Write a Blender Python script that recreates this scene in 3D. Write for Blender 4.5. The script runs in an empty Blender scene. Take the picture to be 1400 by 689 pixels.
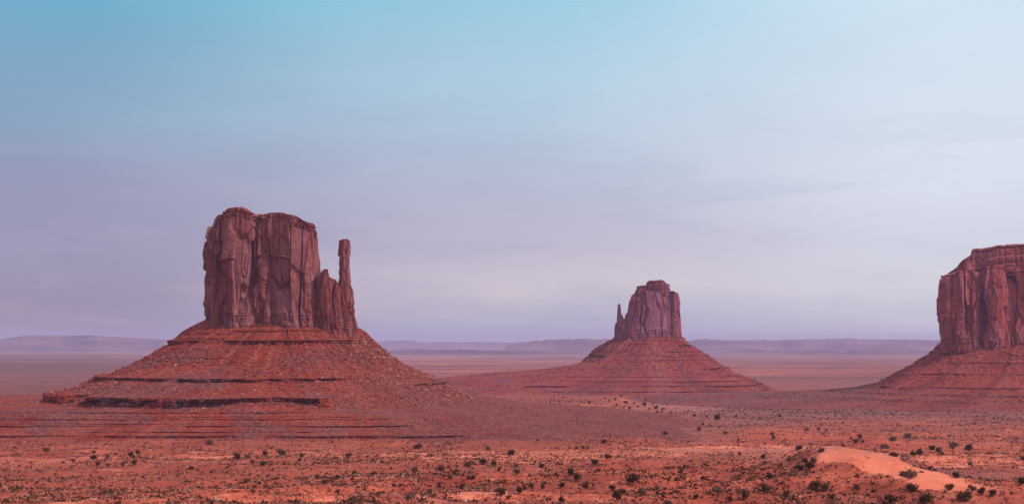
import bpy, math, random
import numpy as np

SC = bpy.context.scene
COL = SC.collection
random.seed(7)
RNG = np.random.default_rng(11)

# ------------------------------------------------------------------ camera
CAMZ = 120.0            # the viewpoint stands 120 m above the valley floor
FPX = 2000.0            # focal length in pixels of the 1400 px wide photograph
HZ = 470.0              # row of the true horizon
cam = bpy.data.cameras.new('camera')
cam.sensor_width = 36.0
cam.lens = 36.0 * FPX / 1400.0
cam.shift_y = (HZ - 344.5) / 1400.0
cam.clip_start = 1.0
cam.clip_end = 120000.0
camo = bpy.data.objects.new('camera', cam)
COL.objects.link(camo)
camo.location = (0, 0, CAMZ)
camo.rotation_euler = (math.radians(90), 0, 0)
SC.camera = camo

# ------------------------------------------------------------------ sun and sky
SUN = np.array([0.66, -0.26, 0.70]); SUN = SUN / np.linalg.norm(SUN)
SUN_EL = math.asin(SUN[2]); SUN_ROT = math.atan2(SUN[0], SUN[1])
SUN_STRENGTH = 2.7
SKY_STRENGTH = 0.1
VEIL = 0.92             # how much thin cloud veils the blue
HAZE_DENSITY = 3.0e-5
HAZE_COLOR = (0.62, 0.55, 0.86, 1)

sl = bpy.data.lights.new('sun', 'SUN')
sl.energy = SUN_STRENGTH
sl.angle = math.radians(7)
sl.color = (1.0, 0.93, 0.84)
so = bpy.data.objects.new('sun', sl)
COL.objects.link(so)
from mathutils import Vector
so.rotation_euler = Vector(-SUN).to_track_quat('-Z', 'Y').to_euler()

def S(c):       # 0-255 display colour -> linear
    out = []
    for v in c:
        v = v / 255.0
        out.append(v / 12.92 if v <= 0.04045 else ((v + 0.055) / 1.055) ** 2.4)
    return tuple(out)

class NT:
    """small helper to write node trees"""
    def __init__(self, tree):
        self.t = tree; tree.nodes.clear()
    def n(self, kind, **kw):
        nd = self.t.nodes.new(kind)
        for k, v in kw.items():
            if k.startswith('i_'):
                nd.inputs[k[2:].replace('_', ' ')].default_value = v
            else:
                setattr(nd, k, v)
        return nd
    def l(self, a, b): self.t.links.new(a, b)
    def math(self, op, a, b=None, c=None, clamp=False):
        nd = self.t.nodes.new('ShaderNodeMath'); nd.operation = op; nd.use_clamp = clamp
        for i, v in enumerate((a, b, c)):
            if v is None: continue
            if isinstance(v, (int, float)): nd.inputs[i].default_value = v
            else: self.l(v, nd.inputs[i])
        return nd.outputs[0]
    def mix(self, f, a, b, blend='MIX'):
        nd = self.t.nodes.new('ShaderNodeMix'); nd.data_type = 'RGBA'; nd.blend_type = blend
        for v, s in ((f, 0), (a, 6), (b, 7)):
            if isinstance(v, (int, float)): nd.inputs[s].default_value = v
            elif isinstance(v, tuple): nd.inputs[s].default_value = v if len(v) == 4 else (*v, 1)
            else: self.l(v, nd.inputs[s])
        return nd.outputs[2]
    def ramp(self, f, stops, interp='LINEAR'):
        nd = self.t.nodes.new('ShaderNodeValToRGB'); cr = nd.color_ramp; cr.interpolation = interp
        while len(cr.elements) < len(stops): cr.elements.new(0.5)
        for e, (p, c) in zip(cr.elements, stops):
            e.position = p
            e.color = (c, c, c, 1) if isinstance(c, (int, float)) else (c if len(c) == 4 else (*c, 1))
        self.l(f, nd.inputs[0])
        return nd.outputs[0]
    def smooth(self, f, lo, hi):
        nd = self.t.nodes.new('ShaderNodeMapRange'); nd.interpolation_type = 'SMOOTHSTEP'
        nd.inputs[1].default_value = lo; nd.inputs[2].default_value = hi
        self.l(f, nd.inputs[0])
        return nd.outputs[0]
    def noise(self, vec, scale, detail=4, rough=0.55, dist=0.0):
        nd = self.t.nodes.new('ShaderNodeTexNoise')
        nd.inputs['Scale'].default_value = scale; nd.inputs['Detail'].default_value = detail
        nd.inputs['Roughness'].default_value = rough; nd.inputs['Distortion'].default_value = dist
        self.l(vec, nd.inputs['Vector'])
        return nd.outputs['Fac']
    def mapping(self, vec, scale=(1, 1, 1), loc=(0, 0, 0), rot=(0, 0, 0)):
        nd = self.t.nodes.new('ShaderNodeMapping')
        nd.inputs['Scale'].default_value = scale; nd.inputs['Location'].default_value = loc
        nd.inputs['Rotation'].default_value = rot
        self.l(vec, nd.inputs['Vector'])
        return nd.outputs[0]

world = bpy.data.worlds.new('World'); SC.world = world; world.use_nodes = True
w = NT(world.node_tree)
sky = w.n('ShaderNodeTexSky', sky_type='NISHITA', sun_disc=False, sun_elevation=SUN_EL, sun_rotation=SUN_ROT,
          altitude=1500.0, air_density=1.0, dust_density=2.0, ozone_density=1.0)
tc = w.n('ShaderNodeTexCoord')
sep = w.n('ShaderNodeSeparateXYZ'); w.l(tc.outputs['Generated'], sep.inputs[0])
el = sep.outputs[2]
az = w.math('DIVIDE', sep.outputs[0], w.math('MAXIMUM', w.math('ABSOLUTE', sep.outputs[1]), 0.05))
# soft cloud banks, flattened sheets of veil cloud
cv = w.mapping(tc.outputs['Generated'], scale=(2.2, 2.2, 7.0), loc=(3.1, 0.4, 0.0))
c1 = w.noise(cv, 1.6, 5, 0.5, 0.3)
cv2 = w.mapping(tc.outputs['Generated'], scale=(3.0, 3.0, 17.0), loc=(1.7, 2.2, 0.3), rot=(0, 0.03, 0))
c2 = w.noise(cv2, 2.2, 5, 0.55, 0.4)
elw = w.math('ADD', el, w.math('MULTIPLY', w.math('SUBTRACT', c1, 0.5), 0.05))
f = w.math('MULTIPLY', elw, 1.0 / 0.36, clamp=True)      # 0 at the horizon, 1 at 21 degrees
colL = w.ramp(f, [(0.0, S((146, 136, 168))), (0.06, S((150, 136, 166))), (0.16, S((152, 146, 178))), (0.30, S((148, 151, 182))), (0.46, S((130, 168, 198))),
                  (0.66, S((102, 176, 208))), (1.0, S((120, 178, 212)))])
colC = w.ramp(f, [(0.0, S((176, 180, 206))), (0.03, S((182, 184, 208))), (0.0875, S((214, 203, 214))), (0.17, S((195, 188, 209))), (0.30, S((182, 187, 210))), (0.50, S((178, 210, 229))),
                  (0.66, S((152, 210, 233))), (1.0, S((170, 208, 230)))])
colR = w.ramp(f, [(0.0, S((206, 204, 222))), (0.09, S((220, 219, 230))), (0.20, S((218, 221, 235))), (0.30, S((227, 233, 245))), (0.66, S((212, 234, 248))), (1.0, S((214, 234, 246)))])
azn = w.math('ADD', az, w.math('MULTIPLY', w.math('SUBTRACT', c1, 0.5), 0.22))
veil = w.mix(w.smooth(azn, -0.34, 0.02), colL, colC)
veil = w.mix(w.smooth(azn, -0.02, 0.31), veil, colR)
# the cloud sheet is brightest overhead, as under any overcast sky
veil = w.mix(w.smooth(el, 0.34, 0.95), veil, (0.88, 0.80, 0.78))
# slightly greyer and brighter streaks low in the sky
st = w.math('MULTIPLY', w.smooth(c2, 0.42, 0.70), w.smooth(f, 0.62, 0.05))
veil = w.mix(w.math('MULTIPLY', st, 0.16), veil, S((214, 202, 220)))
st2 = w.math('MULTIPLY', w.smooth(c2, 0.52, 0.30), w.smooth(f, 0.7, 0.1))
veil = w.mix(w.math('MULTIPLY', st2, 0.20), veil, S((150, 156, 190)))
veil10 = w.mix(1.0, veil, (1 / SKY_STRENGTH,) * 3, 'MULTIPLY')
skyc = w.mix(VEIL, sky.outputs[0], veil10)
bg = w.n('ShaderNodeBackground'); bg.inputs['Strength'].default_value = SKY_STRENGTH
w.l(skyc, bg.inputs['Color'])
wo = w.n('ShaderNodeOutputWorld'); w.l(bg.outputs[0], wo.inputs['Surface'])

SC.view_settings.view_transform = 'Standard'
SC.view_settings.look = 'None'
SC.view_settings.exposure = 0.0
SC.view_settings.gamma = 1.0
SC.render.engine = 'CYCLES'
SC.cycles.max_bounces = 5
SC.cycles.diffuse_bounces = 3
SC.cycles.volume_bounces = 1
SC.cycles.use_denoising = True
SC.cycles.use_adaptive_sampling = False

# ------------------------------------------------------------------ noise
def _h(ix, iy, iz, seed):
    with np.errstate(over='ignore'):
        h = (ix.astype(np.int64) * 374761393 + iy.astype(np.int64) * 668265263 + iz.astype(np.int64) * 2147483647 + seed * 974634777)
        h = (h & 0xFFFFFFFF).astype(np.uint32)
        h ^= h >> np.uint32(15); h *= np.uint32(2246822519)
        h ^= h >> np.uint32(13); h *= np.uint32(3266489917)
        h ^= h >> np.uint32(16)
    return h.astype(np.float64) / 4294967295.0

def vn(x, y, z, seed=0):
    """value noise in [-1, 1]"""
    x, y, z = np.broadcast_arrays(np.asarray(x, float), np.asarray(y, float), np.asarray(z, float))
    x0 = np.floor(x); y0 = np.floor(y); z0 = np.floor(z)
    u = x - x0; v = y - y0; t = z - z0
    u = u * u * u * (u * (u * 6 - 15) + 10); v = v * v * v * (v * (v * 6 - 15) + 10); t = t * t * t * (t * (t * 6 - 15) + 10)
    r = 0
    for dx in (0, 1):
        wx = u if dx else 1 - u
        for dy in (0, 1):
            wy = v if dy else 1 - v
            for dz in (0, 1):
                wz = t if dz else 1 - t
                r = r + wx * wy * wz * _h(x0 + dx, y0 + dy, z0 + dz, seed)
    return r * 2 - 1

def fbm(x, y, z, oct=4, seed=0, gain=0.5):
    a = 1.0; s = 0; tot = 0; fr = 1.0
    for i in range(oct):
        s = s + a * vn(x * fr + i * 17.3, y * fr - i * 9.1, z * fr + i * 5.7, seed + i); tot += a
        a *= gain; fr *= 2.03
    return s / tot

def cell3(x, y, z, seed=0, full=False):
    """cellular noise: (random value of nearest cell, f2 - f1)"""
    x, y, z = np.broadcast_arrays(np.asarray(x, float), np.asarray(y, float), np.asarray(z, float))
    x0 = np.floor(x); y0 = np.floor(y); z0 = np.floor(z)
    f1 = np.full(x.shape, 9.0); f2 = np.full(x.shape, 9.0); val = np.zeros(x.shape); dzv = np.zeros(x.shape); val2 = np.zeros(x.shape); dxv = np.zeros(x.shape); dyv = np.zeros(x.shape); val3 = np.zeros(x.shape)
    for dx in (-1, 0, 1):
        for dy in (-1, 0, 1):
            for dz in (-1, 0, 1):
                cx = x0 + dx; cy = y0 + dy; cz = z0 + dz
                px = cx + _h(cx, cy, cz, seed); py = cy + _h(cx, cy, cz, seed + 1); pz = cz + _h(cx, cy, cz, seed + 2)
                d = np.sqrt((px - x) ** 2 + (py - y) ** 2 + (pz - z) ** 2)
                nearer = d < f1
                f2 = np.where(nearer, f1, np.minimum(f2, d))
                val = np.where(nearer, _h(cx, cy, cz, seed + 3), val)
                if full:
                    val2 = np.where(nearer, _h(cx, cy, cz, seed + 4), val2); dzv = np.where(nearer, z - pz, dzv)
                    dxv = np.where(nearer, x - px, dxv); dyv = np.where(nearer, y - py, dyv); val3 = np.where(nearer, _h(cx, cy, cz, seed + 5), val3)
                f1 = np.where(nearer, d, f1)
    if full: return val, f2 - f1, f1, dzv, val2, dxv, dyv, val3
    return val, f2 - f1

def sst(x, a, b):
    t = np.clip((x - a) / (b - a), 0, 1)
    return t * t * (3 - 2 * t)

# ------------------------------------------------------------------ objects
def mesh_obj(name, verts, faces, mat, parent=None, smooth=True, attrs=None):
    """faces: list of index arrays (n,3) or (n,4)"""
    me = bpy.data.meshes.new(name)
    verts = np.asarray(verts, dtype=np.float32)
    me.vertices.add(len(verts)); me.vertices.foreach_set('co', verts.ravel())
    faces = faces if isinstance(faces, list) else [faces]
    faces = [np.asarray(f_, dtype=np.int32) for f_ in faces if len(f_)]
    idx = np.concatenate([f_.ravel() for f_ in faces])
    tot = np.concatenate([np.full(len(f_), f_.shape[1], dtype=np.int32) for f_ in faces])
    start = np.concatenate([[0], np.cumsum(tot)[:-1]]).astype(np.int32)
    me.loops.add(len(idx)); me.loops.foreach_set('vertex_index', idx)
    me.polygons.add(len(tot)); me.polygons.foreach_set('loop_start', start); me.polygons.foreach_set('loop_total', tot)
    me.polygons.foreach_set('use_smooth', np.full(len(tot), smooth))
    if attrs:
        for k, v in attrs.items():
            v = np.asarray(v, dtype=np.float32)
            if v.ndim == 1:
                a = me.attributes.new(k, 'FLOAT', 'POINT'); a.data.foreach_set('value', v)
            else:
                a = me.attributes.new(k, 'FLOAT_COLOR', 'POINT'); a.data.foreach_set('color', v.ravel())
    me.update(calc_edges=True)
    me.materials.append(mat)
    o = bpy.data.objects.new(name, me); COL.objects.link(o)
    if parent: o.parent = parent
    return o

def grid_faces(n, m, wrap=False, off=0):
    """n columns around, m rows up; vertex index = row*n + col"""
    c = np.arange(n if wrap else n - 1); r = np.arange(m - 1)
    C, R = np.meshgrid(c, r)
    C2 = (C + 1) % n
    return np.stack([R * n + C, R * n + C2, (R + 1) * n + C2, (R + 1) * n + C], -1).reshape(-1, 4) + off

def thing(name, label, cat, loc=(0, 0, 0), group=None):
    o = bpy.data.objects.new(name, None); COL.objects.link(o)
    o.location = loc; o['label'] = label; o['category'] = cat
    if group: o['group'] = group
    return o

def struct(o, kind='structure'):
    o['kind'] = kind; return o

def lx(px, y): return (px - 700.0) / FPX * y           # sideways position of a picture column at distance y
def lz(py, y): return CAMZ + (HZ - py) / FPX * y       # height of a picture row at distance y

# ------------------------------------------------------------------ materials
def new_mat(name):
    m = bpy.data.materials.new(name); m.use_nodes = True
    t = NT(m.node_tree)
    out = t.n('ShaderNodeOutputMaterial'); b = t.n('ShaderNodeBsdfPrincipled')
    b.inputs['Roughness'].default_value = 0.95
    b.inputs['Specular IOR Level'].default_value = 0.12
    t.l(b.outputs[0], out.inputs['Surface'])
    return m, t, b

def bump(t, b, height, strength, dist):
    bn = t.n('ShaderNodeBump'); bn.inputs['Strength'].default_value = strength; bn.inputs['Distance'].default_value = dist
    t.l(height, bn.inputs['Height']); t.l(bn.outputs[0], b.inputs['Normal'])

def cliff_material(name, tone=(1, 1, 1), sc=1.0):
    m, t, b = new_mat(name)
    def k(r, g, bl): return (r * tone[0], g * tone[1], bl * tone[2])
    geo = t.n('ShaderNodeNewGeometry'); P = geo.outputs['Position']
    big = t.noise(t.mapping(P, (1, 1, 0.45)), 0.022 / sc, 4, 0.55, 0.6)
    mid = t.noise(t.mapping(P, (1, 1, 0.25)), 0.07 / sc, 5, 0.6, 0.8)
    streak = t.noise(t.mapping(P, (1, 1, 0.05)), 0.16 / sc, 5, 0.6, 0.3)
    fine = t.noise(P, 0.45 / sc, 5, 0.65)
    col = t.mix(t.smooth(big, 0.36, 0.64), k(0.250, 0.070, 0.062), k(0.310, 0.118, 0.125))
    col = t.mix(t.math('MULTIPLY', t.smooth(mid, 0.56, 0.70), 0.75), col, k(0.46, 0.115, 0.060))     # fresh orange rock
    col = t.mix(t.math('MULTIPLY', t.smooth(streak, 0.54, 0.72), 0.6), col, k(0.115, 0.034, 0.044))  # desert varnish
    col = t.mix(t.math('MULTIPLY', t.smooth(streak, 0.45, 0.30), 0.35), col, k(0.36, 0.150, 0.150))
    vo = t.n('ShaderNodeTexVoronoi'); vo.inputs['Scale'].default_value = 1.0
    wp = t.n('ShaderNodeVectorMath', operation='ADD'); t.l(t.mapping(P, (0.045 / sc, 0.045 / sc, 0.014 / sc)), wp.inputs[0])
    nv = t.n('ShaderNodeTexNoise'); nv.inputs['Scale'].default_value = 0.05 / sc; t.l(P, nv.inputs['Vector'])
    ws = t.n('ShaderNodeVectorMath', operation='SCALE'); ws.inputs['Scale'].default_value = 0.6; t.l(nv.outputs['Color'], ws.inputs[0]); t.l(ws.outputs[0], wp.inputs[1])
    t.l(wp.outputs[0], vo.inputs['Vector'])
    sv = t.n('ShaderNodeSeparateColor'); t.l(vo.outputs['Color'], sv.inputs[0])
    col = t.mix(t.math('MULTIPLY', t.smooth(sv.outputs[0], 0.55, 0.75), 0.6), col, k(0.330, 0.140, 0.150))   # panels of paler weathered rock
    col = t.mix(t.math('MULTIPLY', t.smooth(sv.outputs[1], 0.65, 0.8), 0.5), col, k(0.30, 0.070, 0.050))
    bed = t.noise(t.mapping(P, (0.004, 0.004, 0.28 / sc)), 1.0, 4, 0.65)
    col = t.mix(t.math('MULTIPLY', t.smooth(bed, 0.56, 0.70), 0.35), col, k(0.16, 0.042, 0.045))
    grain = t.noise(t.mapping(P, (1, 1, 0.55)), 0.17 / sc, 5, 0.7, 0.4)
    col = t.mix(t.smooth(grain, 0.34, 0.66), t.mix(1.0, col, (0.80, 0.78, 0.80), 'MULTIPLY'), t.mix(1.0, col, (1.16, 1.16, 1.16), 'MULTIPLY'))
    t.l(col, b.inputs['Base Color'])
    h = t.math('ADD', fine, t.math('MULTIPLY', streak, 1.0))
    h = t.math('ADD', h, t.math('MULTIPLY', grain, 2.5))
    bump(t, b, h, 0.45, 2.0 * sc)
    return m

def talus_material(name, tone=(1, 1, 1), sc=1.0, contrast=1.0):
    m, t, b = new_mat(name)
    def k(r, g, bl): return (r * tone[0], g * tone[1], bl * tone[2])
    geo = t.n('ShaderNodeNewGeometry'); P = geo.outputs['Position']
    big = t.noise(P, 0.012 / sc, 5, 0.6, 0.5)
    mid = t.noise(P, 0.09 / sc, 5, 0.65)
    fine = t.noise(P, 0.7 / sc, 4, 0.7)
    bed = t.noise(t.mapping(P, (0.003, 0.003, 0.22 / sc)), 1.0, 5, 0.6)
    col = t.mix(t.smooth(big, 0.38, 0.62), k(0.320, 0.036, 0.023), k(0.385, 0.056, 0.038))
    col = t.mix(t.math('MULTIPLY', t.smooth(mid, 0.52, 0.68), 0.55), col, k(0.32, 0.068, 0.052))
    col = t.mix(t.math('MULTIPLY', t.smooth(bed, 0.54, 0.68), 0.5), col, k(0.20, 0.026, 0.020))
    col = t.mix(t.math('MULTIPLY', t.smooth(bed, 0.45, 0.34), 0.4), col, k(0.36, 0.072, 0.045))
    af = t.n('ShaderNodeAttribute', attribute_name='fan')           # chutes of paler and darker debris
    col = t.mix(t.math('MULTIPLY', t.smooth(af.outputs['Fac'], 0.02, 0.35), 0.6), col, k(0.40, 0.092, 0.068))
    col = t.mix(t.math('MULTIPLY', t.smooth(af.outputs['Fac'], -0.02, -0.35), 0.6), col, k(0.195, 0.036, 0.032))
    at = t.n('ShaderNodeAttribute', attribute_name='rock')          # exposed ledges: dark hard beds
    col = t.mix(t.math('MULTIPLY', at.outputs['Fac'], 0.75), col, k(0.29, 0.040, 0.030))
    ag = t.n('ShaderNodeAttribute', attribute_name='gravel')        # grey stony aprons
    col = t.mix(t.math('MULTIPLY', ag.outputs['Fac'], t.smooth(mid, 0.25, 0.6)), col, k(0.220, 0.078, 0.076))
    speck = t.noise(P, 0.24 / sc, 4, 0.72)
    ac = t.n('ShaderNodeAttribute', attribute_name='clean')         # bare shale with few stones on it
    rough = t.math('MULTIPLY', t.math('SUBTRACT', 1.0, t.math('MULTIPLY', ac.outputs['Fac'], 0.45)), contrast)
    mul = t.mix(t.smooth(speck, 0.36, 0.64), (0.50, 0.44, 0.48), (1.42, 1.50, 1.48))
    col = t.mix(rough, col, t.mix(1.0, col, mul, 'MULTIPLY'))
    vs = t.n('ShaderNodeTexVoronoi'); vs.inputs['Scale'].default_value = 0.30 / sc; t.l(P, vs.inputs['Vector'])      # lighter and darker stones
    s3 = t.n('ShaderNodeSeparateColor'); t.l(vs.outputs['Color'], s3.inputs[0])
    stone = t.math('MULTIPLY', t.math('MULTIPLY', t.smooth(vs.outputs['Distance'], 0.55, 0.25), t.smooth(s3.outputs[0], 0.80, 0.84)), t.smooth(mid, 0.42, 0.6))
    col = t.mix(t.math('MULTIPLY', t.math('MULTIPLY', stone, rough), 0.7), col, k(0.42, 0.170, 0.145))
    t.l(col, b.inputs['Base Color'])
    bump(t, b, t.math('ADD', t.math('ADD', fine, t.math('MULTIPLY', speck, 4.0)), t.math('MULTIPLY', mid, 4.0)), 0.85, 1.8 * sc)
    return m

def ground_material():
    m, t, b = new_mat('desert_ground')
    geo = t.n('ShaderNodeNewGeometry'); P = geo.outputs['Position']
    at = t.n('ShaderNodeAttribute', attribute_name='mask'); sp = t.n('ShaderNodeSeparateColor'); t.l(at.outputs['Color'], sp.inputs[0])
    sand, grey, far = sp.outputs[0], sp.outputs[1], sp.outputs[2]
    huge = t.noise(t.mapping(P, (0.0008, 0.0024, 0.0024)), 1.0, 8, 0.74, 0.4)
    big = t.noise(P, 0.011, 5, 0.62, 0.6)
    mid = t.noise(P, 0.055, 5, 0.65, 0.4)
    fine = t.noise(P, 0.42, 4, 0.7)
    grit = t.noise(P, 1.7, 3, 0.7)
    soil = t.mix(t.smooth(big, 0.38, 0.62), (0.310, 0.052, 0.034), (0.49, 0.096, 0.056))
    soil = t.mix(t.math('MULTIPLY', t.smooth(mid, 0.5, 0.68), 0.55), soil, (0.58, 0.138, 0.086))
    soil = t.mix(t.math('MULTIPLY', t.smooth(mid, 0.47, 0.34), 0.6), soil, (0.235, 0.046, 0.034))
    dune = t.mix(t.smooth(mid, 0.35, 0.65), (0.64, 0.145, 0.080), (0.74, 0.200, 0.122))
    sm = t.math('ADD', sand, t.math('MULTIPLY', t.math('SUBTRACT', mid, 0.5), 1.4))
    col = t.mix(t.smooth(sm, 0.44, 0.66), soil, dune)
    col = t.mix(t.math('MULTIPLY', grey, t.smooth(t.math('ADD', big, mid), 0.65, 1.1)), col, t.mix(at.outputs['Alpha'], (0.245, 0.056, 0.046), (0.185, 0.080, 0.084)))
    fcol = t.ramp(huge, [(0.41, (0.13, 0.046, 0.050)), (0.455, (0.38, 0.092, 0.078)), (0.485, (0.18, 0.060, 0.062)), (0.53, (0.48, 0.130, 0.100)), (0.56, (0.22, 0.066, 0.060)), (0.60, (0.56, 0.160, 0.12))])
    fcol = t.mix(t.math('MULTIPLY', t.smooth(big, 0.5, 0.66), 0.5), fcol, (0.16, 0.060, 0.058))
    fcol = t.mix(t.math('MULTIPLY', grey, 0.7), fcol, (0.165, 0.062, 0.064))
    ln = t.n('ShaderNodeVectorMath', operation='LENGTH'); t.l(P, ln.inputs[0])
    fcol = t.mix(t.math('MULTIPLY', t.smooth(ln.outputs['Value'], 6500, 17000), 0.75), fcol, t.mix(t.smooth(huge, 0.44, 0.56), (0.19, 0.095, 0.145), (0.42, 0.225, 0.245)))   # mauve of distant haze mixed into the far ground colour
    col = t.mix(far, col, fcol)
    asg = t.n('ShaderNodeAttribute', attribute_name='sage')
    col = t.mix(t.math('MULTIPLY', asg.outputs['Fac'], t.ramp(huge, [(0.44, 0.95), (0.50, 0.55), (0.53, 0.15), (0.58, 0.8)])), col, (0.120, 0.052, 0.058))
    coarse = t.noise(P, 0.11, 4, 0.7)
    cd = t.math('MULTIPLY', t.smooth(coarse, 0.55, 0.66), t.math('SUBTRACT', 0.7, t.math('MULTIPLY', sand, 0.7)))
    col = t.mix(cd, col, (0.135, 0.044, 0.038))
    cl = t.math('MULTIPLY', t.smooth(coarse, 0.44, 0.34), 0.35)
    col = t.mix(cl, col, t.mix(1.0, col, (1.45, 1.5, 1.5), 'MULTIPLY'))
    dots = t.math('MULTIPLY', t.smooth(fine, 0.57, 0.68), t.math('SUBTRACT', 0.75, t.math('MULTIPLY', sand, 0.75)))
    col = t.mix(dots, col, (0.15, 0.045, 0.032))
    col = t.mix(t.smooth(grit, 0.2, 0.8), t.mix(1.0, col, (0.82, 0.82, 0.82), 'MULTIPLY'), t.mix(1.0, col, (1.14, 1.14, 1.14), 'MULTIPLY'))
    t.l(col, b.inputs['Base Color'])
    bump(t, b, t.math('ADD', t.math('MULTIPLY', fine, 1.0), t.math('MULTIPLY', grit, 0.4)), 0.5, 0.6)
    return m

def plain_material(name, c0, c1, scale, sub=None):
    m, t, b = new_mat(name)
    geo = t.n('ShaderNodeNewGeometry'); P = geo.outputs['Position']
    n1 = t.noise(t.mapping(P, sub) if sub else P, scale, 6, 0.68)
    col = t.mix(t.smooth(n1, 0.3, 0.7), c0, c1)
    t.l(col, b.inputs['Base Color'])
    return m

def tuft_material(name, ramp):
    m, t, b = new_mat(name)
    at = t.n('ShaderNodeAttribute', attribute_name='tone')
    t.l(t.ramp(at.outputs['Fac'], ramp), b.inputs['Base Color'])
    return m

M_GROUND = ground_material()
M_CLIFF_W = cliff_material('red_sandstone_near', (1.0, 0.87, 0.86))
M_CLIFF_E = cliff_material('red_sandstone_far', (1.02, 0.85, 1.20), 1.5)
M_CLIFF_M = cliff_material('red_sandstone_right', (1.30, 0.95, 1.02), 1.25)
M_TAL_W = talus_material('red_shale_near')
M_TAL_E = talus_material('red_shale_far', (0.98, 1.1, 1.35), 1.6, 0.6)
M_TAL_M = talus_material('red_shale_right', (1.0, 1.05, 1.15), 1.25, 0.75)
M_HILL = plain_material('far_rock', (0.10, 0.058, 0.105), (0.25, 0.140, 0.175), 1.0, (0.0009, 0.0009, 0.016))  # rock colour carries the blue-purple of distance haze
M_ROCK = tuft_material('fallen_rock', [(0.0, (0.11, 0.026, 0.024)), (0.45, (0.25, 0.060, 0.048)), (0.75, (0.36, 0.115, 0.095)), (1.0, (0.48, 0.22, 0.19))])
M_SCRUB = tuft_material('desert_scrub', [(0.0, (0.045, 0.016, 0.010)), (0.45, (0.10, 0.034, 0.022)), (0.75, (0.24, 0.105, 0.072)), (1.0, (0.50, 0.285, 0.205))])

# ------------------------------------------------------------------ terrain height
_D = np.array([0, 20, 60, 100, 200, 300, 400, 550, 700, 1000, 1450, 2000, 2600, 3500, 5000, 9000, 50000], float)
_Z = np.array([118, 112, 105, 100, 88, 78, 70, 57, 48, 35, 21.5, 14, 8, 3, 0, 0, 0], float)

KNOLL = np.array([[160, 718], [164, 662], [184, 600]], float)     # spine of the bare sand knoll: x, y
def knoll(x, y):
    """height and sand mask of the bare knoll at the right"""
    best = np.full(np.shape(x), 1e9); along = np.zeros(np.shape(x)); side = np.zeros(np.shape(x))      # side: 1 on the left flank, 0 on the right
    n = len(KNOLL) - 1
    for i in range(n):
        a = KNOLL[i]; b_ = KNOLL[i + 1]; ab = b_ - a; L2 = ab @ ab
        tt = np.clip(((x - a[0]) * ab[0] + (y - a[1]) * ab[1]) / L2, 0, 1)
        dx = x - (a[0] + tt * ab[0]); dy = y - (a[1] + tt * ab[1])
        d = np.hypot(dx, dy)
        s = 0.5 + 0.5 * np.tanh(((x - a[0]) * ab[1] - (y - a[1]) * ab[0]) / math.sqrt(L2) / 6.0)
        m = d < best
        best = np.where(m, d, best); along = np.where(m, (i + tt) / n, along); side = np.where(m, s, side)
    return best, along, side

def G(x, y):
    x = np.asarray(x, float); y = np.asarray(y, float)
    d = np.hypot(x, y)
    z = np.interp(d, _D, _Z)
    near = sst(d, 150, 420) * (1 - sst(d, 1700, 2600))
    wx = x + 40 * vn(x / 160, y / 160, 0.5, 91); wy = y + 40 * vn(x / 160, y / 160, 3.5, 92)
    z = z + near * (6.2 * fbm(wx / 210, wy / 170, 0.3, 3, 21) + 4.4 * (1 - 2 * np.abs(vn(wx / 75, wy / 60, 1.7, 22))) * sst(vn(x / 300, y / 300, 2.2, 23), -0.5, 0.5)
                    + 1.6 * vn(wx / 26, wy / 22, 0.9, 24) + 0.55 * vn(x / 9, y / 8, 0.2, 25) + 0.26 * vn(x / 3.2, y / 3.2, 0.2, 26))
    mid = sst(d, 1900, 3000) * (1 - sst(d, 9000, 20000))
    z = z + mid * (3.6 * fbm(x / 500, y / 650, 0.3, 4, 31))
    farm = sst(d, 5000, 9000)
    z = z + farm * 11 * fbm(x / 3500, y / 2600, 0.7, 4, 33)
    # the knoll: steep bushy left flank, gentle right
    kd, ka, ks = knoll(x, y)
    wob = 4 * vn(x / 18, y / 18, 0.1, 41)
    wr = 44 - 22 * ks
    z = z + 5.5 * np.exp(-(kd / 55) ** 2) * (1 - 0.5 * ka)
    hw = 15 + ks * (13 * np.exp(-((ka - 0.62) / 0.3) ** 2) - 4.0)
    prof = 1 - sst(kd + wob, hw, hw + wr)
    z = z + prof * (9.0 - 5.0 * ka)
    # low rise left of it, in the middle foreground
    rx = x - 84 - 0.25 * (y - 760)
    z = z + 11.0 * np.exp(-((rx / np.where(rx < 0, 42, 95)) ** 2 + ((y - 760) / 140) ** 2))
    return z

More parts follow.
